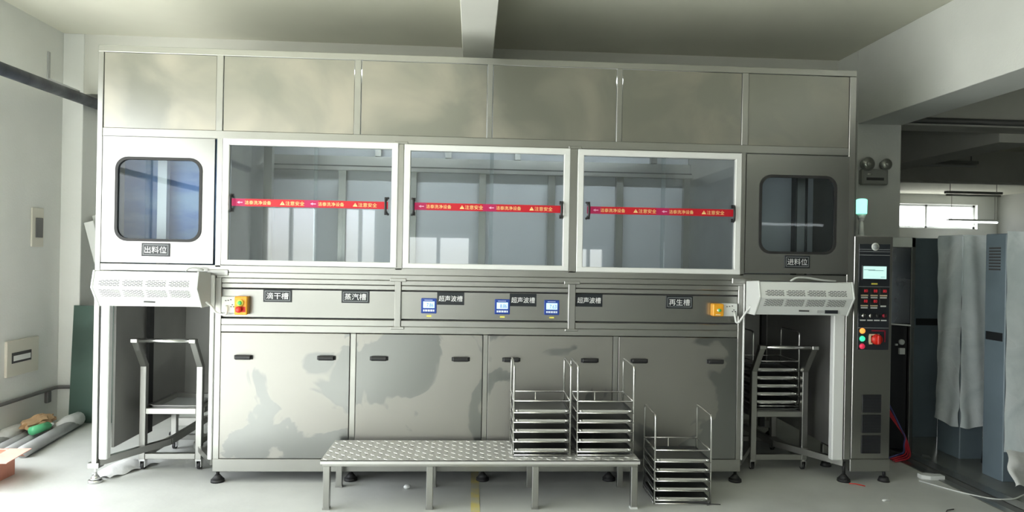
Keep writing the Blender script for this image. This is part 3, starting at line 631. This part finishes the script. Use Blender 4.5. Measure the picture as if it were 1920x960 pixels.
# ------------------------------------------------------------------ loading carts
def cart():
    t = thing('loading_cart', 'x', 'cart')
    w, dp = .428, .56; q = .042
    f_ = MB(M['tube'])
    for x in (0, w - q):
        f_.box(x, x + q, 0, q, .075, .745, None, .003); f_.box(x, x + q, dp - q, dp, .075, .43, None, .003)
        f_.box(x, x + q, q, dp - q, .395, .437, None, .003); f_.box(x, x + q, q, dp - q, .078, .118, None, .003)
    f_.box(q, w - q, 0.001, q, .395, .437, None, .003); f_.box(q, w - q, 0.001, q, .078, .118, None, .003); f_.box(q, w - q, dp - q, dp, .395, .437, None, .003); f_.box(q, w - q, dp - q, dp, .078, .118, None, .003)
    f_.build('frame', t)
    s_ = MB(M['inner']); s_.box(q, w - q, q, dp - q, .405, .415); s_.box(q, w - q, q + .02, q + .04, .415, .445, M['tube']); s_.box(q, w - q, dp - q - .04, dp - q - .02, .415, .445, M['tube']); s_.box(q, q + .02, q + .02, dp - q - .02, .415, .45, M['tube']); s_.box(w - q - .02, w - q, q + .02, dp - q - .02, .415, .45, M['tube']); s_.build('shelf', t)
    h_ = MB(M['tube'])
    for x in (q / 2, w - q / 2): h_.bar((x, .020, .735), (x, -.115, .925), .040, .042, None, (1, 0, 0), .003)
    h_.box(-.002, q + .002, -.145, -.095, .912, .940, None, .003); h_.box(w - q - .002, w + .002, -.145, -.095, .912, .940, None, .003)
    h_.cyl((q, -.12, .926), (w - q, -.12, .926), .014, None, M['wire'], 14); h_.build('push_handle', t)
    for x in (q / 2, w - q / 2):
        for y in (q / 2, dp - q / 2):
            c_ = MB(M['rubber']); c_.cyl((x - .011, y + .012, .027), (x + .011, y + .012, .027), .026, None, M['rubber'], 18)
            for sx_ in (-.018, .014): c_.box(x + sx_, x + sx_ + .004, y - .012, y + .03, .02, .072, M['chrome'])
            c_.box(x - .02, x + .02, y - .02, y + .03, .066, .078, M['chrome']); c_.build('caster', t)
    return t
c1 = cart(); c1.location = (-2.308, 0.27, 0); c1['label'] = 'empty stainless loading cart parked in the bay nearest the white wall'; c1['group'] = 'loading carts'
c2 = copy_tree(c1); c2.location = (2.076, 0.27, 0); c2['label'] = 'stainless loading cart carrying a wire tray rack beside the control cabinet'

# ------------------------------------------------------------------ things along the white wall
tag(MB(M['pipe']).tube([(-3.42, -6.0, 2.79), (-3.42, 0.5, 2.836), (-3.42, 2.24, 2.868)], .048, n=20).build('overhead_pipe'), 'thick dark overhead pipe running along the white wall', 'pipe')
hg = MB(M['pvc']); hg.box(XL, XL + .012, 1.455, 1.49, 2.98, 3.24, None, .003); hg.bar((XL + .006, 1.472, 3.0), (-3.42, 1.472, 2.90), .02, .03)
tag(hg.build('pipe_bracket'), 'grey metal bracket holding the overhead pipe to the wall', 'bracket')
sw = thing('wall_switch', 'small grey wall switch plate on the white wall', 'switch', (XL, 1.355, 1.72))
MB(M['elbox']).box(0, .012, -.08, .08, -.165, .165, None, .004).build('plate', sw); MB(M['conduit']).box(.012, .020, -.035, .06, -.085, .08, None, .003).build('rocker', sw)
eb = thing('breaker_box', 'beige breaker box low on the white wall', 'electrical box', (XL, 1.18, 0.655))
MB(M['elbox']).box(0, .02, -.205, .205, -.145, .145, None, .005).build('cover', eb); s = MB(M['slot']); s.box(.02, .023, -.145, .10, -.04, .045, M['slot']); s.box(.023, .026, -.125, .085, -.022, .020, M['elboxw']); s.build('breaker_window', eb)
cd = MB(M['conduit']); cd.tube([(XL + .02, -4.0, .313), (XL + .02, 1.655, .313), (-3.50, 1.665, .313)], .016, bend=.04)
cd.box(XL, XL + .03, 1.50, 1.56, .20, .30, None, .006)
tag(cd.build('wall_conduit'), 'thin dark conduit running low along the white wall', 'conduit')
gs = MB(M['greendark']); gs.bar((-3.27, 1.615, .006), (-3.27, 1.672, 1.04), .53, .012, None, (0, 1, 0))
tag(gs.build('glass_sheet'), 'dark green glass sheet leaning by the corner column', 'glass sheet')
for xt, xb, y, zt, lab in ((-3.445, -2.965, 1.745, 1.79, 'white board leaning on the corner column, in front of two others'), (-3.44, -2.96, 1.87, 1.86, 'white board leaning on the corner column, tallest of three'), (-3.40, -2.86, 2.0, 1.80, 'white board leaning on the corner column, hindmost of three')):
    b = MB(M['white']); b.bar((xb, y, .03), (xt, y, zt), .08, .085, None, (1, 0, 0), .004); tag(b.build('leaning_board'), lab, 'board', 'boards leaning in the corner')
P = [((-3.27, .56), (-3.40, 1.50), .045, 'plastic wrapped grey pipe on the floor, outermost from the wall', True), ((-3.385, .56), (-3.49, 1.28), .038, 'grey floor pipe second from the outermost one', False), ((-3.485, .56), (-3.565, 1.30), .038, 'grey floor pipe under the brown paper', False), ((-3.60, .56), (-3.635, 1.08), .043, 'grey floor pipe against the white wall with a film wrapped end', True)]
for (x0, y0), (x1, y1), r_, lab, wrap in P:
    t = thing('grey_pipe', lab, 'pipe', (x0, y0, 0), 0, 'pipes lying along the wall')
    MB(M['pvc']).cyl((0, 0, r_), (x1 - x0, y1 - y0, r_), r_, None, None, 20).build('pipe_body', t)
    if wrap: MB(M['clearfilm']).tube([(x1 - x0 - .01, y1 - y0 - .28, r_ + .004), (x1 - x0, y1 - y0 - .12, r_ + .02), (x1 - x0, y1 - y0 + .02, r_ + .02), (x1 - x0, y1 - y0 + .07, r_ + .01)], [.048, .062, .06, .03], n=14).build('film_wrap', t)
def crumple(name, c, s, m, seed, label, cat):
    rnd = random.Random(seed); b = bmesh.new(); bmesh.ops.create_icosphere(b, subdivisions=3, radius=1)
    for v in b.verts: v.co = Vector((c[0] + v.co.x * s[0] * rnd.uniform(.7, 1.15), c[1] + v.co.y * s[1] * rnd.uniform(.7, 1.15), max(c[2] - s[2], c[2] + v.co.z * s[2] * rnd.uniform(.65, 1.15))))
    return tag(MB(M[m])._add(b, M[m]).build(name), label, cat)
crumple('paper_sheet', (-3.50, 1.12, .135), (.09, .20, .055), 'brownpaper', 3, 'crumpled brown paper lying on the floor pipes', 'paper')
gb = thing('plastic_bottle', 'green plastic bottle lying on the floor pipes', 'bottle', (-3.39, .98, .118), 1.45)
MB(M['greenbottle']).cyl((-.10, 0, 0), (.07, 0, 0), .033).cyl((.07, 0, 0), (.10, 0, 0), .033, .014).build('bottle_body', gb); MB(M['white']).cyl((.10, 0, 0), (.125, 0, 0), .015).build('cap', gb)
bx = thing('cardboard_box', 'open salmon cardboard box on the floor by the pipes', 'box', (-3.09, .19, 0))
b = MB(M['card']); b.box(-.45, 0, -.36, -.352, .0, .175); b.box(-.45, 0, -.008, 0, 0, .175); b.box(-.008, 0, -.352, -.008, 0, .175); b.box(-.45, -.442, -.352, -.008, 0, .175); b.box(-.442, -.008, -.352, -.008, 0, .006); b.build('box_body', bx)
b = MB(M['cardin']); b.bar((-.004, -.18, .176), (.13, -.16, .172), .34, .005); b.build('flap', bx); b = MB(M['cardin']); b.bar((-.22, .0, .176), (-.20, .12, .10), .43, .005); b.build('flap', bx)
b = MB(M['clearfilm'])
def shf(u, v):
    x = u * .40; y = v * .20
    return (x, y, .012 + .05 * math.sin(u * 3.1) * math.sin(v * 3.1) + .008 * math.sin(u * 17 + v * 9))
b.grid(shf, 24, 10); so = b.build('plastic_bag', None, (-2.40, .07, 0)); so.rotation_euler = (0, 0, 1.15)
tag(so, 'flat white plastic bag under the cart bay nearest the wall', 'bag')

# ------------------------------------------------------------------ things beyond the control cabinet
em = thing('emergency_light', 'twin headed grey emergency light on the column', 'emergency light', (3.60, 1.35, 2.33))
b = MB(M['emerg']); b.box(-.125, .115, -.07, 0, -.085, .06, None, .012); b.box(-.09, .07, -.074, -.07, -.045, -.02, M['slot']); b.ball((-.06, -.07, .01), .022, M['lens'], (1, .4, .6)); b.build('battery_box', em)
for x, r_ in ((-.085, .062), (.085, .052)):
    h = MB(M['emerg']); h.cyl((x, -.03, .10), (x, -.085, .10), r_ * .75, r_); h.cyl((x, -.085, .10), (x, -.09, .10), r_ * .85, None, M['lens'], 24); h.ball((x, -.088, .10), r_ * .35, M['lens']); h.cyl((x, -.035, .05), (x, -.035, .09), .012); h.build('lamp_head', em)
ec = thing('electrical_cabinet', 'tall electrical cabinet with dark mirror door and cables hanging from its lower opening', 'cabinet', (3.25, .75, 0))
b = MB(M['tube']); b.box(0, .028, 0, .03, 0, 1.76); b.box(.345, .378, 0, .03, 0, 1.76, None, .003); b.box(0, .378, 0, .03, 1.68, 1.76, M['white2'], .003); b.box(0, .378, .36, .38, 0, 1.76); b.box(0, .02, .03, .36, 0, 1.76); b.box(.358, .378, .03, .36, 0, 1.76); b.box(.02, .358, .03, .36, 1.73, 1.76); b.build('frame', ec)
MB(M['darksteel']).box(.03, .343, .005, .02, 1.055, 1.678, None, .003).build('door', ec)
b = MB(M['alu']); b.bar((.03, .0, 1.060), (.343, .0, 1.040), .012, .012); b.build('trim_strip', ec)
b = MB(M['black']); b.box(.03, .343, .04, .05, .02, 1.04); b.cyl((.29, .04, .90), (.29, .02, .90), .022, None, M['white2']); b.box(.27, .315, .02, .04, .80, .85, M['white2']); b.box(.24, .26, .03, .04, .87, .885, M['white2']); b.build('inner_panel', ec)
for i, (dx, dz, m, nm) in enumerate(((0, 0, 'redcable', 'uppermost red cable'), (.012, -.03, 'redcable', 'red cable next below the uppermost one'), (.02, -.065, 'redcable', 'red cable lowest in the bundle'), (.005, .04, 'bluecable', 'blue cable'))):
    cable('hanging_cable', [(3.31 + dx, .74, .50 + dz), (3.38 + dx, .70, .38 + dz), (3.49, .66 - .01 * i, .19 - .012 * i), (3.52 - .012 * i, .64, .10), (3.47, .52 + .03 * i, .02 + .006 * i), (3.30, .46 + .03 * i, .012)], .0065, m, nm + ' hanging from the electrical cabinet', 'cable', .08, 'cables hanging from the electrical cabinet')
def wrapped(name, label, loc, w, dp, h, wrap, hem, vent):
    t = thing(name, label, 'cabinet', loc, 0, 'tall cabinets in a row')
    b = MB(M['bluegrey']); b.box(0, w, 0, dp, .0, h, None, .006); 
    if not wrap: b.box(-.003, 0, 0.02, dp - .02, 1.0, 1.06, M['darkband'])
    if not wrap and not vent: b.box(0.02, w - .02, -.003, 0, 1.0, 1.06, M['darkband'])
    b.build('body', t)
    if vent:
        v = MB(M['slot'])
        for kk in range(8): v.box(-.004, -.001, dp * .25, dp * .8, 1.51 + kk * .022, 1.522 + kk * .022)
        v.build('vent_louvre', t)
    rnd = random.Random(len(label))
    if wrap:
        def face(p0, p1, n):
            p0, p1 = Vector(p0), Vector(p1)
            def fn(u, v):
                z = hem + (h + .004 - hem) * v; o = .012 + .006 * math.sin(u * 9 + v * 5) + .004 * math.sin(v * 31 + u * 3); o *= (1.6 if v < .08 else 1)
                p = p0 + (p1 - p0) * u; zz = z - (.012 * math.sin(u * 5) if v < .02 else 0)
                return (p.x + n[0] * o, p.y + n[1] * o, zz)
            return fn
        b = MB(M['whitefilm']); b.grid(face((-.012, -.0, 0), (w, -.0, 0), (0, -1)), 18, 40); b.grid(face((0, -.012, 0), (0, dp, 0), (-1, 0)), 14, 40); b.box(-.014, w, -.014, dp, h + .002, h + .012); b.build('film_wrap', t)
    return t
wrapped('wrapped_cabinet', 'white film wrapped tall cabinet nearest the hall floor with film spilling on the floor', (3.80, -0.0, 0), .9, .20, 1.775, False, .2, True)
wrapped('wrapped_cabinet', 'film wrapped tall cabinet with a torn top, second in the row', (3.89, .56, 0), .195, .27, 1.77, True, .26, False)
wrapped('dark_cabinet', 'dark blue grey tall cabinet between the mirror door and the wrapped cabinet', (3.93, 1.22, 0), .24, .3, 1.775, False, .26, False)
cab1 = [o for o in COL.objects if o.name == 'wrapped_cabinet'][0]
b = MB(M['whitefilm'])
def front(u, v):
    z = .22 + (1.79 - .22) * v; return (-.004 + u * .92, -.014 - .006 * math.sin(u * 12 + v * 4) - .004 * math.sin(v * 27), z)
b.grid(front, 30, 40); b.build('film_wrap', cab1)
def skirt(u, v):
    s = 1 - v; return (-.06 * s * (1 + .6 * math.sin(u * 23)) + u * .95, -.02 - .12 * s * (1 + .5 * math.sin(u * 17 + 1)) - .02 * math.sin(v * 9 + u * 11), .012 + .225 * v ** 1.3 + .02 * s * (1 + math.sin(u * 31)))
b = MB(M['clearfilm']); b.grid(skirt, 40, 12); b.build('film_skirt', cab1)
bb = MB(M['cloth']); bb.tube([(4.02, .36, .47), (4.01, .35, .36), (3.985, .33, .24), (3.95, .31, .13), (3.925, .30, .05), (3.945, .29, .03)], [.035, .05, .055, .05, .045, .03], n=14)
bb.cyl((4.005, .35, .325), (4.002, .35, .335), .056, None, M['redp'], 16)
tag(bb.build('cloth_bundle'), 'black cloth bundle with a red stripe slumped between the wrapped cabinets', 'bundle')
sc = MB(M['white']); sc.prism([(0, 0), (.05, -.03), (.16, -.025), (.16, .03), (.10, .035), (.07, .06), (0, .05)], 0, .03, 'z', bev=.003)
tag(sc.build('foam_piece', None, (3.25, .07, 0)), 'small white foam piece on the floor by the threshold strip', 'foam')
cable('hose', [(3.20, .02, .006), (3.32, -.22, .006), (3.45, -.36, .006), (3.58, -.38, .012), (3.72, -.30, .018), (3.84, -.24, .016), (3.95, -.25, .014)], .005, 'white2', 'thin white hose curling across the threshold strip', 'hose', .1)
tag(MB(M['conduit']).tube([(3.87, 1.72, 2.93), (XR, 1.72, 2.93)], .03).build('overhead_conduit'), 'dark conduit under the beam beyond the column', 'conduit')
def batten(loc, L, lab, lit, g='batten lights in the side hall'):
    t = thing('batten_light', lab, 'ceiling light', loc, 0, g)
    MB(M['white2'] if lit else M['emerg']).box(0, L, -.05, .05, 0, .05, None, .006).build('fitting', t)
    MB(M['tubelight'] if lit else M['white2']).cyl((.02, 0, -.03), (L - .02, 0, -.03), .02).build('lamp_tube', t)
    for x in (.1, L - .1): MB(M['conduit']).cyl((x, 0, .05), (x, 0, ZC - loc[2]), .006).build('hanger_rod', t)
batten((7.25, 6.2, 3.19), 1.0, 'unlit batten light nearest the column', False)
batten((9.7, 9.0, 3.0), 1.2, 'unlit batten light in front of the far wall', False)
batten((12.6, 13.0, 2.70), 1.4, 'lit batten light in front of the far window', True)
batten((4.75, -6.8, 2.20), 1.25, 'lit batten light at the rear of the hall', True)
# floor scraps
for i, (x, y, a, l_, m, lab) in enumerate(((-3.02, -.17, 1.4, .05, 'dirt', 'short dark bolt standing on the floor in front of the cardboard box'), (2.72, -.37, .1, .05, 'white', 'small white scrap on the floor in front of the control cabinet'), (3.02, -.55, .5, .09, 'dirt', 'thin dark wire scrap on the floor in front of the control cabinet'), (-.40, -.12, .4, .05, 'white', 'small crumpled white paper scrap under the step platform'), (1.55, -.44, .1, .09, 'dirt', 'dark scrap on the floor beside the rack on the floor'), (2.70, -.06, -.6, .10, 'redp', 'thin red wire scrap beside the control cabinet foot'))):
    if i == 0: b = MB(M[m]).cyl((0, 0, 0), (0, 0, .06), .009)
    elif i == 3: b = MB(M[m]).ball((0, 0, .015), .022, None, (1.2, .8, .7), 8)
    else: b = MB(M[m]).tube([(-l_ / 2, 0, .004), (-l_ * .1, l_ * .12, .005), (l_ / 2, 0, .004)], .0035 if m != 'white' else .008, n=6)
    o = b.build('floor_scrap', None, (x, y, 0)); o.rotation_euler = (0, 0, a); tag(o, lab, 'scrap', 'scraps on the floor')
